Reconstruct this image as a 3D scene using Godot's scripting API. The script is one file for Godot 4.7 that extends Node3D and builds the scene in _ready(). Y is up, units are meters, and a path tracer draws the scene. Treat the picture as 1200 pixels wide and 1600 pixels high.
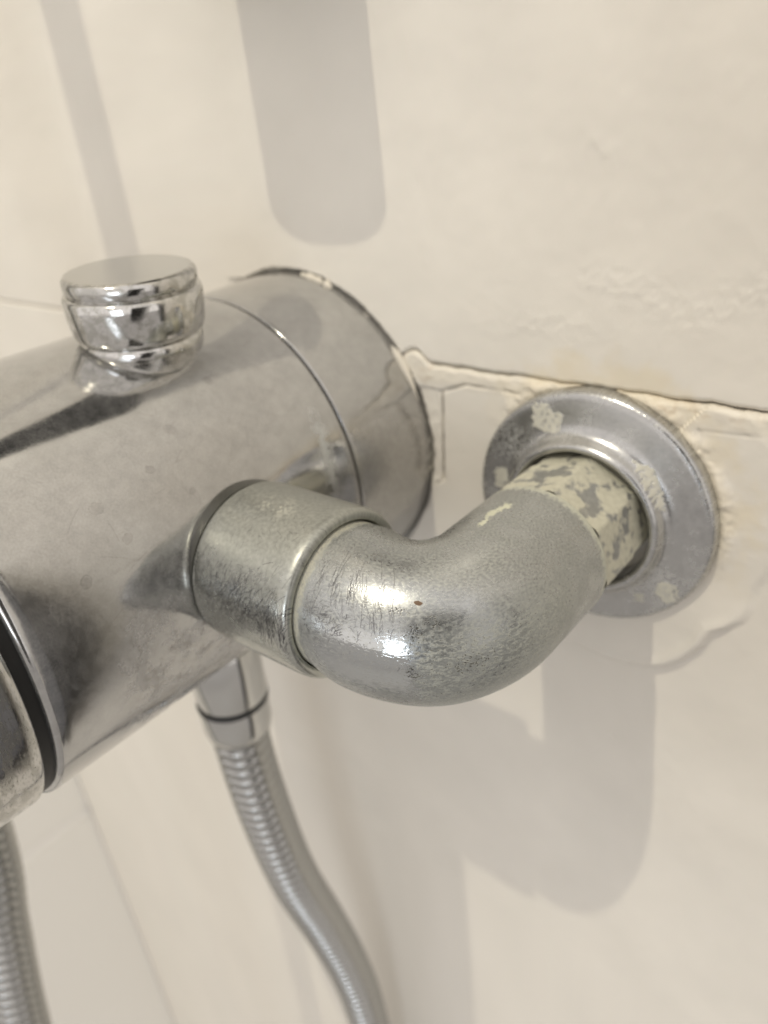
extends Node3D
# Close-up of a worn chrome shower mixer with its elbow supply pipe on a painted tile wall.
# Lengths in the builders are in body radii (R); wall plane z = 0, x to the right, y up.

const R := 0.035
const TAN_E := 1.93            # steepness of the lamp's light on the wall

var rng := RandomNumberGenerator.new()

# ------------------------------------------------------------------ helpers
class MB:
	var v := PackedVector3Array()
	var n := PackedVector3Array()
	var t := PackedVector2Array()
	var c := PackedColorArray()
	var i := PackedInt32Array()

	func vert(p: Vector3, nn: Vector3, uv := Vector2.ZERO, col := Color.WHITE) -> int:
		v.append(p); n.append(nn); t.append(uv); c.append(col)
		return v.size() - 1

	func quads(first: int, nu: int, nv: int) -> void:
		# rows of nu vertices, nv rows
		for b in nv - 1:
			for a in nu - 1:
				var k := first + b * nu + a
				tri(k, k + 1, k + nu + 1)
				tri(k, k + nu + 1, k + nu)

	func tri(a: int, b: int, d: int) -> void:
		var g := (v[b] - v[a]).cross(v[d] - v[a])
		if g.dot(n[a] + n[b] + n[d]) > 0.0:
			i.append(a); i.append(d); i.append(b)
		else:
			i.append(a); i.append(b); i.append(d)

	func mesh() -> ArrayMesh:
		var arr := []
		arr.resize(Mesh.ARRAY_MAX)
		for k in v.size():
			v[k] = v[k] * 0.035
		arr[Mesh.ARRAY_VERTEX] = v
		arr[Mesh.ARRAY_NORMAL] = n
		arr[Mesh.ARRAY_TEX_UV] = t
		arr[Mesh.ARRAY_COLOR] = c
		arr[Mesh.ARRAY_INDEX] = i
		var m := ArrayMesh.new()
		m.add_surface_from_arrays(Mesh.PRIMITIVE_TRIANGLES, arr)
		return m


func put(called: String, mesh: Mesh, mat: Material, parent: Node = self) -> MeshInstance3D:
	var o := MeshInstance3D.new()
	o.name = called
	o.mesh = mesh
	o.material_override = mat
	parent.add_child(o, true)
	return o


func thing(called: String, label: String, category: String, at := Vector3.ZERO) -> Node3D:
	var o := Node3D.new()
	o.name = called
	add_child(o)
	o.position = at * R
	o.set_meta("label", label)
	o.set_meta("category", category)
	return o


# A lathe: profile of (radius, height) about the axis ax through origin o; e0 is the direction of angle 0, e1 of angle 90 degrees.
func lathe(prof: Array, o: Vector3, ax: Vector3, e0: Vector3, e1: Vector3, seg := 96, vscale := 0.0, v0 := 0.0) -> ArrayMesh:
	var m := MB.new()
	var rows := []             # [radius, height, normal radial, normal axial]
	var count := prof.size()
	var segn := []
	# outward normals of the profile's segments: left-hand side when walking along it, fixed by sign below
	for k in count - 1:
		var d: Vector2 = (prof[k + 1] - prof[k]).normalized()
		segn.append(Vector2(d.y, -d.x))
	for k in count:
		var p: Vector2 = prof[k]
		if k == 0:
			rows.append([p, segn[0]])
		elif k == count - 1:
			rows.append([p, segn[count - 2]])
		else:
			var a: Vector2 = segn[k - 1]
			var b: Vector2 = segn[k]
			if a.dot(b) > 0.55:
				rows.append([p, (a + b).normalized()])
			else:
				rows.append([p, a])
				rows.append([p, b])
	for row in rows:
		var p: Vector2 = row[0]
		var nn: Vector2 = row[1]
		for s in seg + 1:
			var a := TAU * s / seg - PI
			var dir := e0 * cos(a) + e1 * sin(a)
			var vv := (p.y - v0) * vscale if vscale > 0.0 else p.y
			m.vert(o + dir * p.x + ax * p.y, (dir * nn.x + ax * nn.y).normalized(), Vector2(float(s) / seg, vv))
	m.quads(0, seg + 1, rows.size())
	return m.mesh()


func span(parts: Array) -> PackedFloat32Array:
	# parts: [from, to, step] one after the other
	var out := PackedFloat32Array()
	for p in parts:
		var k := int(ceil((p[1] - p[0]) / p[2]))
		for j in k:
			out.append(lerpf(p[0], p[1], float(j) / k))
	out.append(parts[-1][1])
	return out


func noise(freq: float, sd: int, oct := 3, kind := FastNoiseLite.TYPE_SIMPLEX_SMOOTH) -> FastNoiseLite:
	var n := FastNoiseLite.new()
	n.noise_type = kind
	n.frequency = freq
	n.seed = sd
	n.fractal_type = FastNoiseLite.FRACTAL_FBM if oct > 1 else FastNoiseLite.FRACTAL_NONE
	n.fractal_octaves = oct
	return n


func warped(freq: float, sd: int, oct: int, amp: float) -> FastNoiseLite:
	var n := noise(freq, sd, oct)
	n.domain_warp_enabled = true
	n.domain_warp_amplitude = amp
	n.domain_warp_frequency = freq * 1.5
	return n


func bytes_of(n: FastNoiseLite, w: int, h: int) -> PackedByteArray:
	var im := n.get_image(w, h)
	im.convert(Image.FORMAT_L8)
	return im.get_data()


func tex(data: PackedByteArray, w: int, h: int, fmt := Image.FORMAT_RGB8) -> ImageTexture:
	return ImageTexture.create_from_image(Image.create_from_data(w, h, false, fmt, data))


func metal(rgb: PackedByteArray, orm: PackedByteArray, hgt: PackedByteArray, w: int, h: int, relief: float) -> ORMMaterial3D:
	var m := ORMMaterial3D.new()
	m.albedo_texture = tex(rgb, w, h)
	m.orm_texture = tex(orm, w, h)
	if relief > 0.0:
		m.heightmap_enabled = true
		m.heightmap_scale = relief
		m.heightmap_texture = tex(hgt, w, h, Image.FORMAT_L8)
	return m


func plain(col: Color, rough: float, met := 0.0) -> StandardMaterial3D:
	var m := StandardMaterial3D.new()
	m.albedo_color = col
	m.roughness = rough
	m.metallic = met
	return m


func smooth(a: float, b: float, x: float) -> float:
	return smoothstep(a, b, x)


# Fine strokes drawn into a byte mask: scratches.
func strokes(mask: PackedByteArray, w: int, h: int, count: int, cx: float, cy: float, sx: float, sy: float, ang: float, spread: float, l0: float, l1: float, val: int) -> void:
	for k in count:
		var x := (cx + sx * rng.randfn() * 0.5) * w
		var y := (cy + sy * rng.randfn() * 0.5) * h
		var a := ang + spread * rng.randfn()
		var l := rng.randf_range(l0, l1)
		var bend := rng.randf_range(-0.4, 0.4) / maxf(l, 1.0)
		var strength := int(val * rng.randf_range(0.35, 1.0))
		for s in int(l):
			var px := int(x)
			var py := int(y)
			if px >= 0 and py >= 0 and px < w and py < h:
				var q := py * w + px
				mask[q] = maxi(mask[q], strength)
			x += cos(a)
			y += sin(a)
			a += bend


# ------------------------------------------------------------------ main
func _ready() -> void:
	rng.seed = 20611
	look_and_light()
	build_walls()
	build_mixer()
	build_elbow()
	build_escutcheon()
	build_hose()
	build_rail()
	build_window()
	build_added_cloth()
	build_phone()


func look_and_light() -> void:
	var cam := Camera3D.new()
	cam.name = "camera"
	add_child(cam)
	cam.position = Vector3(3.716, 1.959, 3.46) * R
	cam.basis = Basis(Vector3.UP, 0.736) * Basis(Vector3.RIGHT, -0.492) * Basis(Vector3.BACK, -0.116)
	cam.fov = rad_to_deg(2.0 * atan(800.0 / 1235.8))
	cam.near = 0.01
	cam.far = 20.0
	cam.current = true
	var att := CameraAttributesPhysical.new()
	att.frustum_focal_length = 35.0
	att.frustum_focus_distance = 2.95 * R
	att.exposure_aperture = 20.0
	var env := Environment.new()
	env.background_mode = Environment.BG_COLOR
	env.background_color = Color(0.955, 0.93, 0.91)
	env.background_energy_multiplier = 1.16
	env.tonemap_mode = Environment.TONE_MAPPER_LINEAR
	env.tonemap_exposure = 1.0
	env.sdfgi_enabled = true
	env.ssao_enabled = true
	env.ssil_enabled = true
	var we := WorldEnvironment.new()
	we.name = "surroundings"
	we.environment = env
	we.camera_attributes = att
	add_child(we)

	# the ceiling lamp that throws the shadows straight down the wall
	var at := Vector3(0.9, 36.0, 1.43 + 36.0 / TAN_E)
	var down := (Vector3(1.4, 0.0, 0.8) - at).normalized()
	var lamp := thing("ceiling_spotlight", "small round ceiling spotlight that lights the mixer from above", "lamp", at)
	var e0 := down.cross(Vector3.RIGHT).normalized()
	var e1 := down.cross(e0).normalized()
	put("housing", lathe([Vector2(0.0, -2.4), Vector2(0.9, -2.4), Vector2(1.0, -2.2), Vector2(1.0, 0.0), Vector2(0.9, 0.06), Vector2(0.75, 0.0), Vector2(0.72, -0.1)], Vector3.ZERO, down, e0, e1, 40), plain(Color(0.8, 0.8, 0.8), 0.4), lamp)
	var glow := plain(Color(1, 1, 1), 0.6)
	glow.emission_enabled = true
	glow.emission = Color(1.0, 0.95, 0.86)
	glow.emission_energy_multiplier = 6.0
	put("lamp_lens", lathe([Vector2(0.0, -0.09), Vector2(0.71, -0.09)], Vector3.ZERO, down, e0, e1, 40), glow, lamp)
	var key := SpotLight3D.new()
	key.name = "lamp_light"
	key.light_color = Color(1.0, 0.965, 0.875)
	key.light_energy = 0.72
	key.light_size = 0.01
	key.spot_angle = 50.0
	key.spot_angle_attenuation = 0.4
	key.spot_range = 4.0
	key.spot_attenuation = 2.0
	key.shadow_enabled = true
	lamp.add_child(key)
	key.position = down * 0.1 * R
	key.look_at_from_position(key.global_position, key.global_position + down, Vector3.RIGHT)


# ------------------------------------------------------------------ walls
func patch_radius(a: float) -> float:
	# outline of the skim of filler round the wall plate, as a distance from the plate's centre
	var tab := [[-120.0, 0.6], [-100.0, 0.95], [-69.0, 1.0], [-58.0, 0.97], [-48.0, 0.93], [-40.0, 0.88], [-30.0, 0.93], [-18.0, 0.9], [-8.0, 0.9], [20.0, 0.95], [50.0, 1.0]]
	for k in tab.size() - 1:
		if a >= tab[k][0] and a <= tab[k + 1][0]:
			return lerpf(tab[k][1], tab[k + 1][1], (a - tab[k][0]) / (tab[k + 1][0] - tab[k][0]))
	return 0.0


func groove(x: float, y: float, a: Vector2, b: Vector2, wide: float) -> float:
	var p := Vector2(x, y)
	var q := Geometry2D.get_closest_point_to_segment(p, a, b)
	var dd := p.distance_to(q) / wide
	return exp(-dd * dd) if dd < 3.0 else 0.0


func build_walls() -> void:
	var n1 := noise(0.5, 11, 2)
	var n2 := noise(2.2, 12, 3)
	var n3 := noise(9.0, 13, 3)
	var n4 := noise(30.0, 14, 2)
	var nc := noise(1.1, 15, 4)
	var mat := StandardMaterial3D.new()
	mat.vertex_color_use_as_albedo = true
	mat.roughness = 0.42
	mat.metallic_specular = 0.4

	var wall := Node3D.new()
	wall.name = "wall"
	wall.set_meta("kind", "structure")
	wall.set_meta("label", "cream painted tile wall behind the mixer")
	add_child(wall)

	var xs := span([[-6.8, -0.4, 0.2], [-0.4, 0.9, 0.018], [0.9, 1.04, 0.014], [1.04, 1.18, 0.006], [1.18, 3.5, 0.0135], [3.5, 30.0, 0.8]])
	var base := Color(0.80, 0.762, 0.688)
	# --- the tile course above the joint
	var ys := span([[0.0, 0.04, 0.004], [0.04, 0.6, 0.012], [0.6, 2.4, 0.02], [2.4, 34.0, 0.8]])
	put("tile", sheet(xs, ys, true, n1, n2, n3, n4, nc, base), mat, wall)
	# --- the tile course below the joint
	var yl := span([[0.0, 0.06, 0.004], [0.06, 0.8, 0.0075], [0.8, 3.0, 0.0135], [3.0, 4.6, 0.04], [4.6, 30.0, 0.8]])
	put("tile", sheet(xs, yl, false, n1, n2, n3, n4, nc, base), mat, wall)
	# --- the wall itself behind the tiles
	var box := BoxMesh.new()
	box.size = Vector3(36.8, 66.0, 3.0) * R
	var back := put("wall_core", box, plain(Color(0.42, 0.38, 0.32), 0.9), wall)
	back.position = Vector3(11.6, 1.5, -1.62) * R

	# --- the side wall on the left with its tiles
	var side := Node3D.new()
	side.name = "side_wall"
	side.set_meta("kind", "structure")
	side.set_meta("label", "pale tiled side wall left of the mixer")
	add_child(side)
	var sb := BoxMesh.new()
	sb.size = Vector3(3.0, 66.0, 10.0) * R
	put("grout", sb, plain(Color(0.96, 0.95, 0.93), 0.8), side).position = Vector3(-8.345, 1.5, 3.0) * R
	var tile_mat := plain(Color(0.93, 0.92, 0.895), 0.3)
	for row in 4:
		var tb := tile_box(0.1, 8.2, 8.1)
		put("tile", tb, tile_mat, side).position = Vector3(-6.87, -12.35 + 8.3 * row, 3.9) * R
	# --- the floor far below, which the undersides mirror
	var fb := BoxMesh.new()
	fb.size = Vector3(8.0, 0.1, 8.0)
	var floor_mat := plain(Color(0.66, 0.655, 0.65), 0.5)
	var fl := put("floor", fb, floor_mat)
	fl.position = Vector3(0.5, -1.02, 3.6)
	fl.set_meta("kind", "structure")
	# --- bead of sealant round the mixer's wall cover
	var bead := MB.new()
	var seg := 220
	var nb := noise(1.6, 31, 3)
	for s in seg + 1:
		var a := TAU * s / seg
		var ex := Vector3(cos(a), sin(a), 0)
		var l: float = nb.get_noise_2d(cos(a) * 2.0, sin(a) * 2.0)
		var fine: float = nb.get_noise_2d(cos(a) * 14.0, sin(a) * 14.0)
		var deg := rad_to_deg(a)
		var r := -0.004 + 0.016 * l + 0.006 * fine
		r += 0.05 * exp(-pow((deg - 74.0) / 7.0, 2.0)) * (0.7 + 0.6 * fine)
		r += 0.035 * exp(-pow((deg - 29.0) / 9.0, 2.0))
		r = maxf(r, 0.001)
		for q in 13:
			var b := PI * q / 12.0
			var nn := (ex * cos(b) + Vector3.BACK * sin(b)).normalized()
			bead.vert(ex * (1.0 + r * 0.25) + (ex * cos(b) * 1.1 + Vector3.BACK * sin(b) * 0.9) * r, nn, Vector2(a, b), Color(0.74, 0.69, 0.59) * (1.0 + 0.08 * fine))
	bead.quads(0, 13, seg + 1)
	put("sealant_bead", bead.mesh(), mat, wall)


func tile_box(tx: float, ty: float, tz: float) -> ArrayMesh:
	# a tile with eased edges; its face looks along +x
	var m := MB.new()
	var e := 0.07
	var loops := [[-tx * 0.5, 0.0], [tx * 0.5 - e, 0.0], [tx * 0.5 - e * 0.3, e * 0.3], [tx * 0.5, e], [tx * 0.5, ty * 0.5]]
	var nrm := [0.0, 0.05, 0.6, 1.0, 1.0]
	for k in loops.size():
		var ins: float = loops[k][1]
		var c: float = nrm[k]
		for q in [[-1, -1], [1, -1], [1, 1], [-1, 1], [-1, -1]]:
			var yy: float = q[0] * maxf(ty * 0.5 - ins, 0.0)
			var zz: float = q[1] * maxf(tz * 0.5 - ins, 0.0)
			m.vert(Vector3(loops[k][0], yy, zz), (Vector3(0, q[0], q[1]).normalized() * (1.0 - c) + Vector3.RIGHT * c).normalized())
	m.quads(0, 5, loops.size())
	return m.mesh()


# One course of painted tiles as a relief sheet. ys runs away from the joint.
func sheet(xs: PackedFloat32Array, ys: PackedFloat32Array, above: bool, n1: FastNoiseLite, n2: FastNoiseLite, n3: FastNoiseLite, n4: FastNoiseLite, nc: FastNoiseLite, base: Color) -> ArrayMesh:
	var m := MB.new()
	var nu := xs.size()
	var z := PackedFloat32Array()
	var ec := Vector2(2.087, -0.1)
	for jy in ys.size() + 1:
		var d := ys[maxi(jy - 1, 0)]
		for jx in nu:
			var x := xs[jx]
			var wob: float = 0.010 * n2.get_noise_1d(x * 1.7) + 0.004 * n3.get_noise_1d(x)
			wob += 0.07 * smooth(1.07, 0.97, x) * smooth(0.8, 0.95, x)
			# the joint's gap: open beside the cover and at the right, filled in between
			var gap := 0.016 - 0.011 * smooth(1.55, 1.75, x) * (1.0 - smooth(2.35, 2.6, x))
			gap *= 0.35 + 0.9 * absf(n2.get_noise_1d(x * 2.3 + 50.0))
			gap = lerpf(0.003, gap, smooth(0.9, 1.0, x))
			var y := 0.548 + wob + d if above else 0.548 + wob - gap - d
			if x < 1.02 and x > 0.9 and above:
				y += 0.0
			var h: float = 0.008 * n1.get_noise_2d(x, y) + 0.004 * n2.get_noise_2d(x, y) + 0.0012 * n3.get_noise_2d(x, y)
			var fine := x > 0.5 and x < 3.5
			if fine:
				h += 0.0004 * n4.get_noise_2d(x, y)
			var col := base
			col = col * (1.0 + 0.05 * nc.get_noise_2d(x, y))
			# eased edge at the joint
			h -= 0.022 * pow(maxf(0.0, 1.0 - d / 0.03), 2.0)
			# narrow gap round the mixer's cover
			var rc := Vector2(x, y).length()
			if rc < 1.06 and rc > 0.9:
				h -= 0.06 * smooth(1.028, 1.018, rc + 0.008 * n3.get_noise_2d(x * 0.5, y * 0.5))
			if above and fine:
				# crumbly trowel marks in the paint
				var k1 := exp(-pow((x - 2.08) / 0.09, 2.0) - pow((y - 1.63 + 0.4 * (x - 2.08)) / 0.05, 2.0))
				var ridge := 1.07 - 0.12 * exp(-pow((x - 2.5) / 0.2, 2.0))
				var k2 := smooth(1.9, 2.05, x) * exp(-pow((y - ridge) / 0.085, 2.0))
				var k3 := exp(-pow((x - 1.82) / 0.3, 2.0) - pow((y - 0.83) / 0.08, 2.0))
				h += (0.005 * k1 + 0.0045 * k2 + 0.004 * k3) * (0.3 + n3.get_noise_2d(x * 1.3, y * 1.6))
			if not above and fine:
				# cut edge of the tile beside the mixer's cover and cracks along the filler
				var cut := smooth(1.125, 1.118, x - 0.04 * (y - 0.1)) * smooth(-0.2, -0.185, y) * smooth(0.405, 0.39, y)
				h -= 0.014 * cut * (1.0 + 0.4 * n3.get_noise_2d(x * 2.0, y))
				var g := 2.2 * groove(x, y, Vector2(1.133, 0.39), Vector2(1.088, -0.19), 0.007)
				g = maxf(g, groove(x, y, Vector2(1.088, -0.19), Vector2(1.04, -0.215), 0.009))
				g = maxf(g, groove(x, y, Vector2(1.133, 0.39), Vector2(1.30, 0.452), 0.008))
				g = maxf(g, groove(x, y, Vector2(1.30, 0.452), Vector2(1.64, 0.45), 0.008) * (0.55 + n3.get_noise_2d(x, 3.0)))
				g = maxf(g, 0.9 * groove(x, y, Vector2(2.6, 0.42), Vector2(2.606, 0.33), 0.007))
				g = maxf(g, 0.45 * groove(x, y, Vector2(2.6, 0.42), Vector2(3.0, 0.44), 0.007) * (0.6 + n3.get_noise_2d(x, 7.0)))
				h -= 0.016 * clampf(g, 0.0, 2.2)
				col = col.lerp(Color(0.24, 0.215, 0.18), clampf(g, 0.0, 1.0) * clampf(0.5 + 1.1 * n3.get_noise_2d(x * 0.5 + 9.0, y * 0.5), 0.0, 0.85))
				# filler in the joint above the cut tile
				if y > 0.38:
					var f := smooth(0.40, 0.47, y)
					h += f * (0.005 * n3.get_noise_2d(x * 0.6, y * 0.9) + 0.003)
					col = col.lerp(Color(0.78, 0.72, 0.60), f * 0.5)
				# skim of filler round the wall plate
				var w := Vector2(x, y) - ec
				var ang := rad_to_deg(w.angle())
				var rad := patch_radius(ang)
				if rad > 0.0:
					rad += 0.03 * n2.get_noise_2d(x * 0.9, y * 0.9) + 0.004 * n3.get_noise_2d(x * 0.6, y * 0.6)
					var e := w.length() - rad
					h += (0.014 + 0.03 * smooth(-20.0, -45.0, ang)) * smooth(0.02, -0.03, e)
					h += 0.014 * exp(-pow((e + 0.045) / 0.035, 2.0)) * smooth(-100.0, -75.0, ang) * smooth(-20.0, -45.0, ang)
				# small chips and specks
				h -= 0.012 * exp(-pow((x - 2.24) / 0.02, 2.0) - pow((y + 1.68) / 0.015, 2.0))
			if fine and not above:
				var wq := Vector2(x, y) - ec
				var aq := wq.angle()
				var lump := exp(-pow((wq.length() - 0.685) / 0.035, 2.0)) * smooth(-0.5, 0.2, aq) * smooth(2.7, 2.2, aq)
				h += 0.03 * lump * clampf(0.55 + 1.1 * n2.get_noise_2d(x * 2.5, y * 2.5), 0.0, 1.0)
			if fine:
				# yellowed sealant smeared round the plate
				var ring := Vector2(x, y) - ec
				var rr := ring.length()
				if rr < 1.0 and rr > 0.5:
					var a2 := ring.angle()
					var s := smooth(0.86, 0.68, rr + 0.16 * nc.get_noise_2d(x * 4.0, y * 4.0)) * smooth(-0.7, 0.1, a2) * smooth(2.8, 2.0, a2)
					col = col.lerp(Color(0.77, 0.69, 0.53), 0.65 * s)
				# rusty grime by the mixer's cover
				var gr := exp(-pow((x - 1.04) / 0.05, 2.0) - pow((y - 0.47) / 0.06, 2.0)) + 0.6 * exp(-pow((x - 2.5) / 0.3, 2.0) - pow((y - 0.5) / 0.035, 2.0))
				gr *= smooth(-0.05, 0.35, n3.get_noise_2d(x * 1.5, y * 1.5))
				col = col.lerp(Color(0.45, 0.31, 0.17), clampf(gr * 0.5, 0.0, 1.0))
			if jy == 0:
				h = -0.12
			z.append(h)
			m.vert(Vector3(x, y, h), Vector3.BACK, Vector2(x, y), col)
	var nv := ys.size() + 1
	for jy in nv:
		for jx in nu:
			var k := jy * nu + jx
			var l := m.v[k - 1] if jx > 0 else m.v[k]
			var r := m.v[k + 1] if jx < nu - 1 else m.v[k]
			var d := m.v[k - nu] if jy > 0 else m.v[k]
			var u := m.v[k + nu] if jy < nv - 1 else m.v[k]
			var nn := (r - l).cross(u - d)
			if nn.z < 0.0:
				nn = -nn
			m.n[k] = nn.normalized()
	m.quads(0, nu, nv)
	return m.mesh()


# ------------------------------------------------------------------ metals
func body_metal() -> ORMMaterial3D:
	var w := 2048
	var h := 840
	var a := bytes_of(noise(0.006, 101, 5), w, h)
	var b := bytes_of(noise(0.05, 102, 4), w, h)
	var c := bytes_of(noise(0.22, 103, 2), w, h)
	var d := bytes_of(noise(0.018, 104, 5), w, h)
	var rn := noise(0.028, 105, 4)
	rn.fractal_type = FastNoiseLite.FRACTAL_RIDGED
	rn.domain_warp_enabled = true
	rn.domain_warp_amplitude = 20.0
	var e := bytes_of(rn, w, h)
	var mask := PackedByteArray()
	mask.resize(w * h)
	strokes(mask, w, h, 220, 0.5, 0.6, 0.3, 0.5, 0.0, 1.2, 10, 60, 70)
	# dried drops: thin rings
	for p in [[0.57, 2.055, 9.0], [0.40, 2.0, 7.0], [0.322, 2.241, 8.0], [0.75, 1.55, 8.0], [0.62, 1.75, 6.0], [0.45, 1.62, 5.0], [-0.2, 1.95, 10.0], [-0.35, 1.8, 7.0], [0.9, 1.2, 7.0], [0.25, 1.9, 5.0]]:
		var cx: float = (p[0] + PI) / TAU * w
		var cy: float = p[1] / 2.6 * h
		for s in 160:
			var an := TAU * s / 160.0
			var rr: float = p[2] * (1.0 + 0.10 * sin(an * 2.0 + p[0] * 9.0) + 0.05 * sin(an * 5.0 + p[1] * 7.0))
			var q := int(cy + sin(an) * rr) * w + int(cx + cos(an) * rr)
			if rng.randf() < 0.6:
				mask[q] = maxi(mask[q], 80)
		for dy in range(-11, 12):
			for dx in range(-11, 12):
				if dx * dx + dy * dy < p[2] * p[2] * 0.8:
					var q := int(cy + dy) * w + int(cx + dx)
					mask[q] = maxi(mask[q], 34 + rng.randi() % 18)
	var rgb := PackedByteArray()
	var orm := PackedByteArray()
	var hg := PackedByteArray()
	rgb.resize(w * h * 3); orm.resize(w * h * 3); hg.resize(w * h)
	for y in h:
		var z := 2.6 * y / h
		for x in w:
			var phi := TAU * x / w - PI
			var k := y * w + x
			if phi < -1.6 or phi > 2.4:
				rgb[k * 3] = 205; rgb[k * 3 + 1] = 202; rgb[k * 3 + 2] = 198
				orm[k * 3] = 255; orm[k * 3 + 1] = 45; orm[k * 3 + 2] = 255
				continue
			var na := a[k] / 255.0
			var nb := b[k] / 255.0
			var nf := c[k] / 255.0
			var nd := d[k] / 255.0
			# hard-water haze, heavier on the flank towards the hose
			var film := 0.30 + 0.35 * (na - 0.5) + 0.20 * (nb - 0.5)
			var zone := smooth(0.35, -0.3, phi) * smooth(-1.1, -0.75, phi) * smooth(1.25, 1.5, z) * smooth(2.35, 2.1, z)
			var crust := zone * smooth(0.36, 0.74, nd * 0.7 + nb * 0.35)
			var vein := zone * smooth(0.62, 0.92, e[k] / 255.0) * (0.4 + 0.6 * crust)
			# smear of lime left of the seam
			var smear := exp(-pow((phi - 0.3 - 0.12 * (na - 0.5)) / 0.2, 2.0)) * exp(-pow((z - 0.80 + 0.12 * (phi - 0.3)) / (0.03 + 0.02 * nd), 2.0)) * smooth(0.25, 0.5, nb) * 1.3
			var edge := smooth(0.70, 0.66, z + 0.03 * (nb - 0.5)) * smooth(0.6, 0.1, phi)
			film = clampf(film + 0.5 * crust + 0.7 * smear + 0.6 * edge, 0.0, 1.0)
			film += (nf - 0.5) * (0.22 + 0.35 * crust)
			film = clampf(film, 0.0, 1.0)
			var s := mask[k] / 255.0
			var r0 := lerpf(0.765, 0.695, film) - 0.22 * s - 0.10 * vein + 0.10 * (nf - 0.5) + 0.065 * (nb - 0.5) + 0.04 * (nd - 0.5)
			var g0 := lerpf(0.765, 0.688, film) - 0.23 * s - 0.11 * vein + 0.10 * (nf - 0.5) + 0.065 * (nb - 0.5) + 0.04 * (nd - 0.5)
			var b0 := lerpf(0.765, 0.675, film) - 0.23 * s - 0.12 * vein + 0.10 * (nf - 0.5) + 0.065 * (nb - 0.5) + 0.04 * (nd - 0.5)
			if smear > 0.05:
				g0 += 0.03 * smear; b0 += 0.03 * smear; r0 += 0.02 * smear
			rgb[k * 3] = int(clampf(r0, 0, 1) * 255); rgb[k * 3 + 1] = int(clampf(g0, 0, 1) * 255); rgb[k * 3 + 2] = int(clampf(b0, 0, 1) * 255)
			orm[k * 3] = 255
			orm[k * 3 + 1] = int(clampf(0.06 + 0.17 * film + 0.16 * crust + 0.12 * s, 0, 1) * 255)
			orm[k * 3 + 2] = int(clampf(1.0 - 0.35 * film - 0.25 * crust - 0.5 * smear, 0.1, 1) * 255)
			hg[k] = int(clampf(0.5 + 0.25 * (nb - 0.5) * (0.15 + crust) + 0.3 * (nf - 0.5) * (0.05 + crust) + 0.15 * crust + 0.2 * vein, 0, 1) * 255)
	return metal(rgb, orm, hg, w, h, 0.006)


func collar_metal() -> ORMMaterial3D:
	var w := 1536
	var h := 440
	var a := bytes_of(noise(0.012, 201, 4), w, h)
	var b := bytes_of(noise(0.06, 202, 4), w, h)
	var c := bytes_of(noise(0.3, 203, 2), w, h)
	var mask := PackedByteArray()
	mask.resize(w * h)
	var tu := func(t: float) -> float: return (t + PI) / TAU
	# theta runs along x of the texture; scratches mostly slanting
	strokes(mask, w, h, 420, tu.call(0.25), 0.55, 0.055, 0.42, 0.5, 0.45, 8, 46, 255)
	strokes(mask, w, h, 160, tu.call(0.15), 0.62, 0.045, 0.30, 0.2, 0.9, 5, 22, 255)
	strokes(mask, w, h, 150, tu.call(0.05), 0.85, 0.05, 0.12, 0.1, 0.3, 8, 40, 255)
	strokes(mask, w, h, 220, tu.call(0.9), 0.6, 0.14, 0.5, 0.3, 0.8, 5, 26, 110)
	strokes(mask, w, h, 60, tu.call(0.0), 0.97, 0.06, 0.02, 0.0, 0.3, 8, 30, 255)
	var rgb := PackedByteArray()
	var orm := PackedByteArray()
	var hg := PackedByteArray()
	rgb.resize(w * h * 3); orm.resize(w * h * 3); hg.resize(w * h)
	for y in h:
		var vv := float(y) / h
		for x in w:
			var k := y * w + x
			var th := TAU * x / w - PI
			var na := a[k] / 255.0
			var nb := b[k] / 255.0
			var nf := c[k] / 255.0
			var film := clampf(0.35 + 0.5 * smooth(0.25, 0.75, th + 0.5 * (na - 0.5)) + 0.35 * (na - 0.5) + 0.25 * (nb - 0.5), 0.0, 1.0)
			var rim := smooth(0.955, 0.975, vv)
			film = clampf(film + 0.25 * rim * smooth(0.4, 0.9, th), 0.0, 1.0)
			# flecks of white lime on top
			var fleck := smooth(0.58, 0.70, na * 0.6 + 0.45 * nb + 0.1 * (nf - 0.5)) * exp(-pow((th - 1.45) / 0.16, 2.0)) * exp(-pow((vv - 0.55) / 0.16, 2.0)) * 0.7
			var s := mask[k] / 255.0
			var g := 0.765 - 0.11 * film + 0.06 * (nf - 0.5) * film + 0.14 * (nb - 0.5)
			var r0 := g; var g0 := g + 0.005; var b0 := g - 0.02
			r0 = lerpf(r0, 0.16, s * 0.85); g0 = lerpf(g0, 0.15, s * 0.85); b0 = lerpf(b0, 0.17, s * 0.85)  # real scratches; their dark colour paints in a missing dark reflection
			r0 = lerpf(r0, 0.80, fleck); g0 = lerpf(g0, 0.79, fleck); b0 = lerpf(b0, 0.73, fleck)
			rgb[k * 3] = int(clampf(r0, 0, 1) * 255); rgb[k * 3 + 1] = int(clampf(g0, 0, 1) * 255); rgb[k * 3 + 2] = int(clampf(b0, 0, 1) * 255)
			orm[k * 3] = 255
			orm[k * 3 + 1] = int(clampf(0.14 + 0.26 * film + 0.06 * (nb - 0.5) + 0.3 * fleck, 0, 1) * 255)
			orm[k * 3 + 2] = int(clampf(1.0 - 0.3 * film - 0.7 * fleck, 0, 1) * 255)
			hg[k] = int(clampf(0.5 - 0.35 * s + 0.10 * (nb - 0.5) * film + 0.12 * (nf - 0.5) * film + 0.25 * fleck, 0, 1) * 255)
	return metal(rgb, orm, hg, w, h, 0.006)


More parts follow.
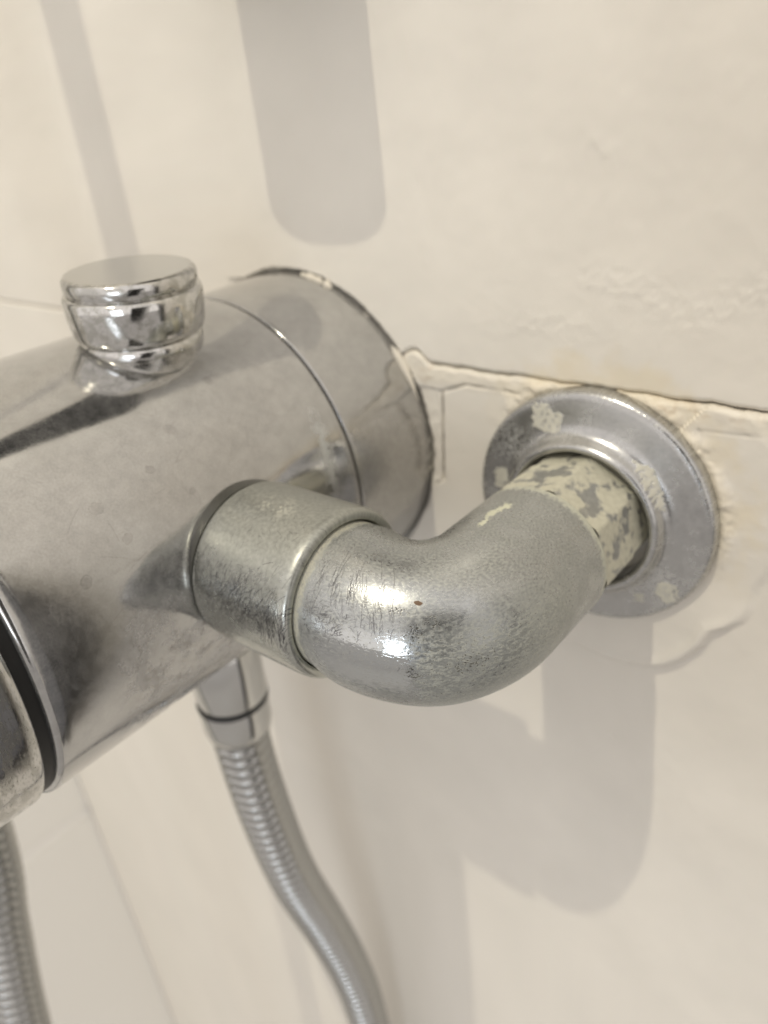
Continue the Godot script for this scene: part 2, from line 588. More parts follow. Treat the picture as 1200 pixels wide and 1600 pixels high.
func elbow_metal() -> ORMMaterial3D:
	var w := 1792
	var h := 960
	var a := bytes_of(noise(0.008, 301, 5), w, h)
	var b := bytes_of(noise(0.045, 302, 4), w, h)
	var c := bytes_of(noise(0.25, 303, 2), w, h)
	var d := bytes_of(noise(0.09, 304, 3), w, h)
	var L := 1.213
	var mask := PackedByteArray()
	mask.resize(w * h)
	var tu := func(t: float) -> float: return (t + PI) / TAU
	var su := func(s: float) -> float: return s / L
	# wrench scratches run round the pipe
	for q in [[0.145, 0.75], [0.19, 0.85], [0.20, 0.8], [0.235, 0.7], [0.25, 0.8], [0.27, 0.75], [0.30, 0.62], [0.315, 0.75], [0.34, 0.7]]:
		strokes(mask, w, h, 14, tu.call(q[1]), su.call(q[0]), 0.05, 0.012, 0.0, 0.05, 12, 80, 190)
	strokes(mask, w, h, 70, tu.call(0.47), su.call(0.165), 0.03, 0.04, 0.8, 0.5, 6, 26, 255)
	strokes(mask, w, h, 50, tu.call(0.42), su.call(0.21), 0.03, 0.03, 0.4, 0.5, 6, 22, 255)
	strokes(mask, w, h, 120, tu.call(0.55), su.call(0.27), 0.08, 0.10, 0.05, 0.4, 4, 18, 160)
	var rgb := PackedByteArray()
	var orm := PackedByteArray()
	var hg := PackedByteArray()
	rgb.resize(w * h * 3); orm.resize(w * h * 3); hg.resize(w * h)
	for y in h:
		var s := L * y / h
		for x in w:
			var k := y * w + x
			var th := TAU * x / w - PI
			if th < -1.4 or th > 2.6:
				rgb[k * 3] = 150; rgb[k * 3 + 1] = 150; rgb[k * 3 + 2] = 145
				orm[k * 3] = 255; orm[k * 3 + 1] = 95; orm[k * 3 + 2] = 200
				continue
			var na := a[k] / 255.0
			var nb := b[k] / 255.0
			var nf := c[k] / 255.0
			var nd := d[k] / 255.0
			var film := clampf(0.62 + 0.5 * (na - 0.5) + 0.3 * (nb - 0.5), 0.0, 1.0)
			# polished place where the film has flaked off
			var edge := 0.06 * (nb - 0.5) + 0.03 * (nd - 0.5)
			var bald := smooth(0.380, 0.362, s + edge * 0.6) * smooth(0.14, 0.26, s) * smooth(0.55, 0.34, th + edge * 4.0) * smooth(-0.34, -0.16, th + edge * 3.0)
			# crust on the outer bend
			var crust := smooth(0.375, 0.42, s + edge) * smooth(0.98, 0.80, s) * smooth(0.85, 0.2, th) * smooth(-1.1, -0.6, th)
			var white := crust * smooth(0.50, 0.66, nd * 0.6 + nb * 0.5)
			white = maxf(white, 0.8 * film * smooth(0.54, 0.70, nf * 0.2 + nd * 0.6 + na * 0.25))
			var pits := 0.0
			for p in [[0.395, 0.50, 0.026, 0.11], [0.385, 0.02, 0.02, 0.13], [0.44, 0.62, 0.03, 0.08], [0.50, 0.10, 0.05, 0.12], [0.36, 0.74, 0.03, 0.05]]:
				pits = maxf(pits, exp(-pow((s - p[0]) / p[2], 2.0) - pow((th - p[1]) / p[3], 2.0)))
			var pit := smooth(0.56, 0.62, nf * 0.5 + nd * 0.5 + 0.10 * (pits - 1.0)) * smooth(0.15, 0.5, pits)
			pit = maxf(pit, 0.7 * crust * smooth(0.69, 0.74, nf * 0.55 + nd * 0.5))
			# lime ring at the seam, and smears at the far end
			var ring := smooth(0.10, 0.078, s + 0.035 * (na - 0.5) + 0.035 * (nd - 0.5) + 0.03 * (nb - 0.5)) * (0.6 + 0.4 * smooth(0.35, 0.5, nd))
			var far := smooth(1.14, 1.18, s + 0.05 * (nb - 0.5)) * 0.8
			# spilt paint on top
			var pa := exp(-pow((s - 0.98) / 0.055, 2.0) - pow((th - 1.66) / 0.10, 2.0)) + exp(-pow((s - 0.90) / 0.05, 2.0) - pow((th - 1.74) / 0.09, 2.0)) + exp(-pow((s - 0.80) / 0.06, 2.0) - pow((th - 1.69) / 0.07, 2.0))
			var paint := smooth(0.52, 0.60, pa * 0.75 + 0.5 * (nb - 0.5) + 0.3 * (nd - 0.5))
			paint = maxf(paint, 0.9 * far)
			var dot := smooth(0.0105, 0.0085, Vector2(s - 0.406, (th - 0.838) * 0.36).length() + 0.006 * (nd - 0.5))
			var sc := mask[k] / 255.0
			film = clampf(film * (1.0 - bald) + 0.15 * crust, 0.0, 1.0)
			var g := lerpf(0.80, 0.615, film) + 0.10 * (nf - 0.5) * film + 0.12 * (nb - 0.5) * film + 0.24 * (nd - 0.5) * film
			var r0 := g - 0.008; var g0 := g + 0.001; var b0 := g - 0.004 * film
			var cr := crust * 0.35
			r0 = lerpf(r0, 0.62, cr); g0 = lerpf(g0, 0.63, cr); b0 = lerpf(b0, 0.60, cr)
			r0 = lerpf(r0, 0.72, white * 0.65); g0 = lerpf(g0, 0.725, white * 0.65); b0 = lerpf(b0, 0.685, white * 0.65)
			r0 = lerpf(r0, 0.20, sc * 0.8); g0 = lerpf(g0, 0.19, sc * 0.8); b0 = lerpf(b0, 0.20, sc * 0.8)
			r0 = lerpf(r0, 0.22, pit * 0.85); g0 = lerpf(g0, 0.21, pit * 0.85); b0 = lerpf(b0, 0.19, pit * 0.85)
			r0 = lerpf(r0, 0.74, ring * 0.8); g0 = lerpf(g0, 0.73, ring * 0.8); b0 = lerpf(b0, 0.66, ring * 0.8)
			r0 = lerpf(r0, 0.80, paint); g0 = lerpf(g0, 0.80, paint); b0 = lerpf(b0, 0.72, paint)
			r0 = lerpf(r0, 0.43, dot); g0 = lerpf(g0, 0.33, dot); b0 = lerpf(b0, 0.24, dot)
			rgb[k * 3] = int(clampf(r0, 0, 1) * 255); rgb[k * 3 + 1] = int(clampf(g0, 0, 1) * 255); rgb[k * 3 + 2] = int(clampf(b0, 0, 1) * 255)
			orm[k * 3] = 255
			orm[k * 3 + 1] = int(clampf(lerpf(0.07, 0.42, film) + 0.10 * white + 0.25 * (ring + paint) + 0.08 * (nb - 0.5) * film, 0.04, 1) * 255)
			orm[k * 3 + 2] = int(clampf(1.0 - 0.28 * film - 0.25 * crust - 0.3 * white - 0.8 * maxf(ring, maxf(paint, dot)), 0, 1) * 255)
			hg[k] = int(clampf(0.5 + 0.16 * (nf - 0.5) * film + 0.22 * (nb - 0.5) * crust + 0.18 * white - 0.4 * pit - 0.25 * sc + 0.25 * ring + 0.3 * paint - 0.12 * bald, 0, 1) * 255)
	return metal(rgb, orm, hg, w, h, 0.007)


func plate_metal() -> ORMMaterial3D:
	# wall plate and nut: planar texture, u and v across the plate (centre 0.5, 0.5; 1.4 R wide)
	var w := 900
	var h := 900
	var a := bytes_of(noise(0.01, 401, 4), w, h)
	var b := bytes_of(noise(0.05, 402, 4), w, h)
	var c := bytes_of(noise(0.25, 403, 2), w, h)
	var rgb := PackedByteArray()
	var orm := PackedByteArray()
	var hg := PackedByteArray()
	rgb.resize(w * h * 3); orm.resize(w * h * 3); hg.resize(w * h)
	var flake := [
		PackedVector2Array([Vector2(-0.31, 0.55), Vector2(-0.22, 0.575), Vector2(-0.19, 0.53), Vector2(-0.13, 0.52), Vector2(-0.14, 0.45), Vector2(-0.22, 0.41), Vector2(-0.30, 0.44)]),
		PackedVector2Array([Vector2(-0.55, 0.14), Vector2(-0.46, 0.16), Vector2(-0.44, 0.05), Vector2(-0.54, 0.03)]),
		PackedVector2Array([Vector2(0.26, 0.37), Vector2(0.35, 0.33), Vector2(0.40, 0.24), Vector2(0.43, 0.12), Vector2(0.36, 0.22), Vector2(0.31, 0.30)]),
		PackedVector2Array([Vector2(0.42, -0.28), Vector2(0.50, -0.30), Vector2(0.52, -0.38), Vector2(0.45, -0.42), Vector2(0.40, -0.36)]),
		PackedVector2Array([Vector2(0.29, -0.40), Vector2(0.34, -0.40), Vector2(0.34, -0.45), Vector2(0.29, -0.45)]),
	]
	for y in h:
		for x in w:
			var k := y * w + x
			var p := Vector2((float(x) / w - 0.5) * 1.4, (float(y) / h - 0.5) * 1.4)
			var na := a[k] / 255.0
			var nb := b[k] / 255.0
			var nf := c[k] / 255.0
			var q := p + Vector2(0.03 * (nb - 0.5), 0.03 * (na - 0.5))
			var paint := 0.0
			if p.length() > 0.4:
				for f in flake:
					if Geometry2D.is_point_in_polygon(q, f):
						paint = smooth(0.12, 0.5, nb) * 0.9
			var haze := exp(-pow((p.x + 0.43) / 0.09, 2.0) - pow((p.y - 0.30) / 0.10, 2.0)) + 0.8 * exp(-pow((p.x - 0.42) / 0.12, 2.0) - pow((p.y + 0.28) / 0.12, 2.0))
			haze *= smooth(0.35, 0.6, nb)
			var film := clampf(0.42 + 0.5 * (na - 0.5) + 0.25 * (nb - 0.5) + 0.4 * haze, 0.0, 1.0)
			var rim := smooth(0.60, 0.64, p.length()) * smooth(0.5, 0.65, nb)
			paint = maxf(paint, 0.12 * rim)
			var g := 0.77 - 0.07 * film + 0.09 * (na - 0.5) + 0.08 * (nb - 0.5) + 0.05 * (nf - 0.5) + 0.06 * haze
			rgb[k * 3] = int(clampf(lerpf(g, 0.81, paint), 0, 1) * 255)
			rgb[k * 3 + 1] = int(clampf(lerpf(g, 0.80, paint), 0, 1) * 255)
			rgb[k * 3 + 2] = int(clampf(lerpf(g - 0.006, 0.745, paint), 0, 1) * 255)
			orm[k * 3] = 255
			orm[k * 3 + 1] = int(clampf(0.16 + 0.2 * film + 0.3 * paint, 0, 1) * 255)
			orm[k * 3 + 2] = int(clampf(1.0 - 0.25 * film - 0.8 * paint - 0.3 * haze, 0, 1) * 255)
			hg[k] = int(clampf(0.4 + 0.4 * paint * (0.7 + 0.6 * nb) + 0.06 * (nf - 0.5), 0, 1) * 255)
	return metal(rgb, orm, hg, w, h, 0.022)


func nut_metal() -> ORMMaterial3D:
	var w := 1024
	var h := 330
	var b := bytes_of(warped(0.016, 511, 2, 30.0), w, h)
	var d := bytes_of(noise(0.05, 502, 4), w, h)
	var rgb := PackedByteArray()
	var orm := PackedByteArray()
	var hg := PackedByteArray()
	rgb.resize(w * h * 3); orm.resize(w * h * 3); hg.resize(w * h)
	for k in w * h:
		var nb := b[k] / 255.0
		var nd := d[k] / 255.0
		# paint lies thick along the corners and is wiped thin on the flats
		var th := TAU * (k % w) / w
		var f := fposmod((th - 0.2) / (TAU / 8.0) + 0.5, 1.0) - 0.5
		var z := float(k / w) / h / 1.4
		var flat := exp(-pow(f / 0.30, 2.0)) * exp(-pow((z - 0.43) / 0.085, 2.0))
		var paint := 1.0 - 0.9 * smooth(0.40, 0.62, flat * 0.28 + (1.0 - nb) * 0.72 + 0.3 * (nd - 0.5))
		rgb[k * 3] = int((lerpf(0.66, 0.775, paint) - 0.06 * (nd - 0.5)) * 255)
		rgb[k * 3 + 1] = int((lerpf(0.665, 0.765, paint) - 0.06 * (nd - 0.5)) * 255)
		rgb[k * 3 + 2] = int((lerpf(0.655, 0.695, paint) - 0.06 * (nd - 0.5)) * 255)
		orm[k * 3] = 255
		orm[k * 3 + 1] = int(lerpf(0.3, 0.6, paint) * 255)
		orm[k * 3 + 2] = int(lerpf(0.8, 0.1, paint) * 255)
		hg[k] = int(clampf(0.3 + 0.4 * paint + 0.2 * (nd - 0.5) * paint, 0, 1) * 255)
	return metal(rgb, orm, hg, w, h, 0.02)


var spot_rgb: ImageTexture
var spot_rough: ImageTexture


func spotted() -> void:
	# water spots and thin lime on the small chrome parts
	var w := 512
	var n := noise(0.02, 601, 4)
	var a := n.get_seamless_image(w, w)
	a.convert(Image.FORMAT_L8)
	var da := a.get_data()
	var n2 := noise(0.11, 602, 3)
	var b := n2.get_seamless_image(w, w)
	b.convert(Image.FORMAT_L8)
	var db := b.get_data()
	var rgb := PackedByteArray()
	var ro := PackedByteArray()
	rgb.resize(w * w * 3)
	ro.resize(w * w)
	for k in w * w:
		var f := clampf(0.6 * smooth(0.40, 0.68, da[k] / 255.0) + 0.7 * smooth(0.55, 0.74, db[k] / 255.0), 0.0, 1.0)
		var g := 1.0 - 0.16 * f
		rgb[k * 3] = int(g * 255); rgb[k * 3 + 1] = int(g * 255); rgb[k * 3 + 2] = int((g - 0.02 * f) * 255)
		ro[k] = int((0.30 + 0.70 * f) * 255)
	spot_rgb = tex(rgb, w, w)
	spot_rough = tex(ro, w, w, Image.FORMAT_L8)


func chrome(rough: float, tone := 0.83) -> StandardMaterial3D:
	if spot_rgb == null:
		spotted()
	var m := plain(Color(tone, tone - 0.005, tone - 0.015), minf(1.0, rough * 2.4), 1.0)
	m.albedo_texture = spot_rgb
	m.roughness_texture = spot_rough
	m.uv1_scale = Vector3(3.0, 1.6, 1.0)
	return m


# ------------------------------------------------------------------ the mixer
func build_mixer() -> void:
	var mixer := thing("shower_mixer", "chrome shower mixer with a thick round body and a push knob on top", "mixer tap")
	var X := Vector3.RIGHT
	var Y := Vector3.UP
	var Z := Vector3.BACK
	var bm := body_metal()
	# body: v runs with z, 0 to 2.6
	var vs := 1.0 / 2.6
	var prof := [Vector2(0.93, 0.639), Vector2(0.996, 0.640), Vector2(0.999, 0.642), Vector2(1.0, 0.645)]
	for k in 20:
		prof.append(Vector2(1.0, 0.66 + 1.84 * k / 19.0))
	prof.append_array([Vector2(0.9995, 2.556), Vector2(0.997, 2.570), Vector2(0.990, 2.580), Vector2(0.975, 2.585), Vector2(0.88, 2.586)])
	put("body", lathe(prof, Vector3.ZERO, Z, X, Y, 192, vs), bm, mixer)
	# cover between the body and the wall
	var cp := [Vector2(1.008, -0.1)]
	for k in 8:
		cp.append(Vector2(1.008 - 0.006 * k / 7.0, 0.0 + 0.58 * k / 7.0))
	cp.append_array([Vector2(1.0015, 0.614), Vector2(0.999, 0.619), Vector2(0.995, 0.621), Vector2(0.93, 0.622)])
	put("wall_cover", lathe(cp, Vector3.ZERO, Z, X, Y, 192, vs), bm, mixer)
	put("seam_ring", lathe([Vector2(0.988, 0.60), Vector2(0.988, 0.66)], Vector3.ZERO, Z, X, Y, 192), plain(Color(0.13, 0.11, 0.09), 0.8), mixer)
	# handle hub beyond the dark slit
	put("handle_gap", lathe([Vector2(0.972, 2.5), Vector2(0.972, 2.7)], Vector3.ZERO, Z, X, Y, 96), plain(Color(0.05, 0.05, 0.05), 0.5), mixer)
	put("handle", lathe([Vector2(0.86, 2.638), Vector2(0.975, 2.639), Vector2(0.985, 2.645), Vector2(0.99, 2.66), Vector2(0.991, 2.70), Vector2(0.99, 3.3), Vector2(0.97, 3.42), Vector2(0.9, 3.5), Vector2(0.7, 3.55), Vector2(0.0, 3.57)], Vector3.ZERO, Z, X, Y, 128), chrome(0.12, 0.80), mixer)
	# socket for the supply elbow
	var sp := [Vector2(0.30, 1.004), Vector2(0.372, 1.005), Vector2(0.384, 1.010), Vector2(0.391, 1.022), Vector2(0.394, 1.040), Vector2(0.3955, 1.07)]
	for k in 8:
		sp.append(Vector2(0.396, 1.15 + 0.40 * k / 7.0))
	sp.append_array([Vector2(0.394, 1.572), Vector2(0.390, 1.590), Vector2(0.383, 1.602), Vector2(0.374, 1.608), Vector2(0.352, 1.609), Vector2(0.346, 1.606), Vector2(0.344, 1.60), Vector2(0.344, 1.42)])
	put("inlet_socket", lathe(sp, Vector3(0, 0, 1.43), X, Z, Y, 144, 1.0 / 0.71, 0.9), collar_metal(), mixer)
	put("added_gap_ring", lathe([Vector2(0.384, 0.80), Vector2(0.384, 1.0), Vector2(0.37, 1.003), Vector2(0.30, 1.003)], Vector3(0, 0, 1.43), X, Z, Y, 96), plain(Color(0.42, 0.42, 0.40), 0.3, 0.8), mixer)  # ring added to stand in for the dark gap against the body
	# knob on top
	var up := Vector3(0.07, 1.0, 0.0).normalized()
	var ex := up.cross(Z).normalized()
	var o := Vector3(0.20, 0.95, 1.235)
	var kn := Node3D.new()
	kn.name = "diverter_knob"
	mixer.add_child(kn)
	put("neck", lathe([Vector2(0.292, -0.25), Vector2(0.292, -0.03), Vector2(0.300, -0.018), Vector2(0.304, 0.0), Vector2(0.303, 0.025), Vector2(0.296, 0.042), Vector2(0.284, 0.05)], o, up, ex, Z, 80), chrome(0.13), kn)
	put("skirt", lathe([Vector2(0.284, 0.05), Vector2(0.304, 0.055), Vector2(0.316, 0.066), Vector2(0.323, 0.085), Vector2(0.329, 0.12), Vector2(0.334, 0.16), Vector2(0.337, 0.22), Vector2(0.336, 0.252), Vector2(0.330, 0.266), Vector2(0.320, 0.272), Vector2(0.308, 0.275)], o, up, ex, Z, 80), chrome(0.10), kn)
	put("button", lathe([Vector2(0.308, 0.27), Vector2(0.316, 0.278), Vector2(0.321, 0.29), Vector2(0.322, 0.325), Vector2(0.318, 0.343), Vector2(0.308, 0.354), Vector2(0.292, 0.359)], o, up, ex, Z, 80), chrome(0.12, 0.80), kn)
	put("button_face", lathe([Vector2(0.292, 0.359), Vector2(0.2, 0.3605), Vector2(0.1, 0.361), Vector2(0.0, 0.361)], o, up, ex, Z, 80), plain(Color(0.80, 0.80, 0.79), 0.22, 1.0), kn)
	# hose outlet under the body
	put("hose_outlet", lathe([Vector2(0.0, -0.7), Vector2(0.225, -0.7), Vector2(0.225, -1.16), Vector2(0.215, -1.18), Vector2(0.19, -1.19), Vector2(0.17, -1.2)], Vector3(0, 0, 1.1), Y, X, Z, 64), chrome(0.14, 0.78), mixer)


func elbow_at(s: float) -> Array:
	var l1 := 0.135
	var l2 := 0.40 * PI / 2.0
	var u := minf(1.0, s / (l1 + l2 * 0.6))
	var y := -0.085 * u * u * (3.0 - 2.0 * u)
	if s < l1:
		return [Vector3(1.55 + s, y, 1.43), Vector3(0, 0, 1), Vector3(1, 0, 0)]
	if s < l1 + l2:
		var a := (s - l1) / 0.40
		var o := Vector3(sin(a), 0, cos(a))
		return [Vector3(1.685, y, 1.03) + o * 0.40, o, Vector3(cos(a), 0, -sin(a))]
	return [Vector3(2.085, y, 1.03 - (s - l1 - l2)), Vector3(1, 0, 0), Vector3(0, 0, -1)]


func build_elbow() -> void:
	var t := thing("elbow_pipe", "lime-crusted grey elbow pipe between the mixer and the wall plate", "pipe")
	var m := MB.new()
	var L := 1.213
	var seg := 144
	var rows := 110
	for j in rows + 3:
		var s := clampf(L * j / rows, 0.0, L)
		var f := elbow_at(s)
		var r := 0.355 - 0.019 * (1.0 - smoothstep(0.05, 0.2, s))
		# eased far end
		var e := maxf(0.0, s - (L - 0.03)) / 0.03
		r -= 0.02 * e * e
		if j > rows:
			r = 0.31 if j == rows + 1 else 0.25
		for k in seg + 1:
			var a := TAU * k / seg - PI
			var d: Vector3 = f[1] * cos(a) + Vector3.UP * sin(a)
			var nn: Vector3 = (d + f[2] * e * 0.8).normalized() if j <= rows else f[2]
			m.vert(f[0] + d * r, nn, Vector2(float(k) / seg, s / L))
	m.quads(0, seg + 1, rows + 3)
	put("pipe", m.mesh(), elbow_metal(), t)
	# eight-sided coupling nut with eased corners
	var n := MB.new()
	var c := Vector3(2.085, -0.088, 0.0)
	var ring := []
	for k in 8:
		for q in [[-0.36, -0.36], [0.0, 0.0], [0.36, 0.36], [0.3927, 0.3927]]:
			var fa := TAU * k / 8.0 + 0.2
			var r: float = 0.350 * cos(0.3927) / cos(q[0]) if absf(q[0]) < 0.39 else 0.346
			ring.append([fa + q[0], r * 1.03, fa + (q[1] if absf(q[1]) > 0.38 else 0.0)])
	ring.append([ring[0][0] + TAU, ring[0][1], ring[0][2] + TAU])
	var levels := [[0.05, 0.97, 0.0], [0.27, 0.97, 0.0], [0.30, 1.0, 0.0], [0.52, 1.0, 0.0], [0.59, 1.0, 0.0]]
	for lv in levels:
		for q in ring:
			var dir := Vector3(cos(q[0]), sin(q[0]), 0)
			var nd := Vector3(cos(q[2]), sin(q[2]), 0)
			n.vert(c + dir * q[1] * lv[1] + Vector3.BACK * lv[0], nd, Vector2(q[0] / TAU, lv[0] * 1.4))
	n.quads(0, ring.size(), levels.size())
	put("coupling_nut", n.mesh(), nut_metal(), t)


func build_escutcheon() -> void:
	var t := thing("wall_plate", "round chrome wall plate with paint flakes where the elbow meets the wall", "escutcheon")
	var m := MB.new()
	var c := Vector3(2.087, -0.1, 0.0)
	var prof := [Vector2(0.648, -0.03), Vector2(0.656, 0.015), Vector2(0.657, 0.052), Vector2(0.654, 0.072), Vector2(0.646, 0.086), Vector2(0.634, 0.094), Vector2(0.61, 0.100), Vector2(0.55, 0.109), Vector2(0.50, 0.118), Vector2(0.47, 0.126), Vector2(0.447, 0.14), Vector2(0.432, 0.162), Vector2(0.424, 0.185), Vector2(0.412, 0.203), Vector2(0.397, 0.209), Vector2(0.382, 0.203), Vector2(0.374, 0.188), Vector2(0.370, 0.16), Vector2(0.368, 0.02)]
	var seg := 144
	for k in prof.size():
		var p: Vector2 = prof[k]
		var d: Vector2 = (prof[mini(k + 1, prof.size() - 1)] - prof[maxi(k - 1, 0)]).normalized()
		var nn := Vector2(d.y, -d.x)
		for s in seg + 1:
			var a := TAU * s / seg
			var dir := Vector3(cos(a), sin(a), 0)
			m.vert(c + dir * p.x + Vector3.BACK * p.y, (dir * nn.x + Vector3.BACK * nn.y).normalized(), Vector2(dir.x * p.x / 1.4 + 0.5, dir.y * p.x / 1.4 + 0.5))
	m.quads(0, seg + 1, prof.size())
	put("flange", m.mesh(), plate_metal(), t)


# ------------------------------------------------------------------ hose and rail
func tube(path: Curve3D, from: float, to: float, radius: float, pitch: float, seg := 20) -> ArrayMesh:
	var m := MB.new()
	var steps := int((to - from) / pitch)
	var prof := [[0.0, -0.055], [0.12, -0.012], [0.30, 0.0], [0.62, 0.0], [0.80, -0.012], [0.94, -0.055]]
	var rows := 0
	var side := Vector3.RIGHT
	for k in steps:
		for q in prof.size():
			var off: float = from + (k + prof[q][0]) * pitch
			var p := path.sample_baked(off, true)
			var d := (path.sample_baked(off + 0.03, true) - path.sample_baked(off - 0.03, true)).normalized()
			side = (side - d * side.dot(d)).normalized()
			var other := d.cross(side)
			var r: float = radius * (1.0 + prof[q][1] * 3.0)
			var slope := 0.0
			if q <= 1: slope = -1.2
			elif q >= 4: slope = 1.2
			for s in seg + 1:
				var a := TAU * s / seg
				var dir := side * cos(a) + other * sin(a)
				m.vert(p + dir * r, (dir + d * slope * (1.0 if q == 0 or q == 5 else 0.6)).normalized(), Vector2(float(s) / seg, off))
			rows += 1
	m.quads(0, seg + 1, rows)
	return m.mesh()


func build_hose() -> void:
	var t := thing("shower_hose", "ribbed grey metal shower hose hanging in a loop below the mixer", "hose")
	var cv := Curve3D.new()
	cv.bake_interval = 0.02
	var pts := [Vector3(0, -1.2, 1.1), Vector3(0, -1.95, 1.12), Vector3(0, -2.8, 1.07), Vector3(0.0, -3.64, 0.96), Vector3(0.0, -4.45, 0.775), Vector3(0.0, -5.34, 0.598), Vector3(0, -6.2, 0.50), Vector3(-0.02, -7.4, 0.46), Vector3(-0.1, -9.0, 0.5), Vector3(-0.3, -11.0, 0.7), Vector3(-0.75, -12.2, 1.6), Vector3(-1.2, -11.0, 2.8), Vector3(-1.42, -8.5, 3.2), Vector3(-1.45, -6.3, 3.08), Vector3(-1.45, -4.5, 2.86), Vector3(-1.45, -3.45, 2.68), Vector3(-1.45, -2.54, 2.51), Vector3(-1.45, 0.0, 2.3), Vector3(-1.45, 3.0, 2.2), Vector3(-1.45, 8.0, 2.1), Vector3(-1.4, 14.0, 1.9), Vector3(-0.9, 19.0, 1.6), Vector3(-0.2, 21.5, 1.3)]
	for k in pts.size():
		var a: Vector3 = pts[maxi(k - 1, 0)]
		var b: Vector3 = pts[mini(k + 1, pts.size() - 1)]
		var tan := (b - a) / 6.0
		cv.add_point(pts[k], -tan, tan)
	var hm := plain(Color(0.70, 0.70, 0.69), 0.24, 1.0)
	put("hose", tube(cv, 0.55, cv.get_baked_length() - 0.2, 0.2, 0.092), hm, t)
	var Y := Vector3.UP
	var nutm := plain(Color(0.80, 0.80, 0.79), 0.12, 1.0)
	put("hose_nut", lathe([Vector2(0.16, -1.13), Vector2(0.236, -1.135), Vector2(0.243, -1.15), Vector2(0.243, -1.56), Vector2(0.236, -1.58), Vector2(0.20, -1.582)], Vector3(0, 0, 1.105), Y, Vector3.RIGHT, Vector3.BACK, 64), nutm, t)
	put("rubber_ring", lathe([Vector2(0.2, -1.575), Vector2(0.245, -1.58), Vector2(0.248, -1.595), Vector2(0.245, -1.61), Vector2(0.2, -1.615)], Vector3(0, 0, 1.11), Y, Vector3.RIGHT, Vector3.BACK, 64), plain(Color(0.2, 0.2, 0.2), 0.5), t)
	put("ferrule", lathe([Vector2(0.2, -1.61), Vector2(0.237, -1.612), Vector2(0.24, -1.63), Vector2(0.238, -1.80), Vector2(0.225, -1.86), Vector2(0.205, -1.88), Vector2(0.17, -1.885)], Vector3(0, 0, 1.115), Y, Vector3.RIGHT, Vector3.BACK, 64), nutm, t)


func build_rail() -> void:
	var t := thing("shower_rail", "dark flat shower rail with a rounded end above the mixer", "rail")
	# a flat bar with a rounded lower end, set off the wall
	var m := MB.new()
	var outline := PackedVector2Array()
	for k in 17:
		var a := PI + PI * k / 16.0
		outline.append(Vector2(0.435 * signf(cos(a)) * pow(absf(cos(a)), 0.8), 2.66 + 0.2 * sin(a)))
	outline.append(Vector2(0.435, 27.5))
	outline.append(Vector2(-0.435, 27.5))
	outline.append(outline[0])
	var lv := [[-0.06, 0.97, -1.0], [-0.05, 1.0, 0.0], [0.05, 1.0, 0.0], [0.06, 0.97, 1.0]]
	for l in lv:
		for q in outline:
			var out := Vector3(q.x, minf(0.0, (q.y - 2.66) * 2.0), 0.0).normalized()
			m.vert(Vector3(0.42 + q.x * l[1], q.y, 0.68 + l[0]), (out + Vector3.BACK * l[2]).normalized())
	m.quads(0, outline.size(), 4)
	for sd in [-1.0, 1.0]:
		var first := m.v.size()
		for q in outline:
			m.vert(Vector3(0.42 + q.x * 0.97, q.y, 0.68 + 0.06 * sd), Vector3.BACK * sd)
		for k in range(1, outline.size() - 2):
			m.tri(first, first + k, first + k + 1)
	var bar_mat := plain(Color(0.16, 0.16, 0.16), 0.9)
	bar_mat.metallic_specular = 0.2
	put("bar", m.mesh(), bar_mat, t)
	put("bracket", lathe([Vector2(0.5, 0.0), Vector2(0.5, 0.15), Vector2(0.3, 0.2), Vector2(0.3, 0.6)], Vector3(0.42, 24.0, 0.0), Vector3.BACK, Vector3.RIGHT, Vector3.UP, 48), chrome(0.12), t)
	put("holder", lathe([Vector2(0.0, -0.9), Vector2(0.32, -0.85), Vector2(0.32, 0.6), Vector2(0.0, 0.65)], Vector3(0.0, 21.6, 1.1), Vector3(-0.3, 0.1, 0.5).normalized(), Vector3.UP, Vector3(0.86, 0.0, 0.51).normalized(), 40), chrome(0.15), t)


func build_window() -> void:
	# a small window across the room; its panes show as short streaks in the polished place of the elbow
	var to := Vector3(0.40, 0.0, 0.915).normalized()
	var at := Vector3(2.1, 0.16, 1.72) + to * 44.0
	var t := thing("window", "small frosted window with three panes across the room", "window", at)
	t.basis = Basis.looking_at(to, Vector3.UP)
	var glass := plain(Color(0.9, 0.92, 0.95), 0.5)
	glass.emission_enabled = true
	glass.emission = Color(0.93, 0.96, 1.0)
	glass.emission_energy_multiplier = 5.0
	var fm := plain(Color(0.85, 0.85, 0.84), 0.4)
	for k in 3:
		var bm := BoxMesh.new()
		bm.size = Vector3(0.5, 0.12, 0.012)
		put("pane", bm, glass, t).position = Vector3(0, 0.19 * (k - 1), 0)
	for k in 4:
		var bm := BoxMesh.new()
		bm.size = Vector3(0.56, 0.07, 0.04)
		put("frame_bar", bm, fm, t).position = Vector3(0, 0.19 * (k - 1.5), 0)
	for k in [-1, 1]:
		var bm := BoxMesh.new()
		bm.size = Vector3(0.028, 0.63, 0.036)
		put("frame_bar", bm, fm, t).position = Vector3(0.265 * k, 0, 0)
	var l := AreaLight3D.new()
	l.name = "window_light"
	l.area_size = Vector2(0.5, 0.5)
	l.light_color = Color(0.93, 0.96, 1.0)
	l.light_energy = 0.04
	l.shadow_enabled = true
	t.add_child(l)
	l.position = Vector3(0, 0, 0.03)


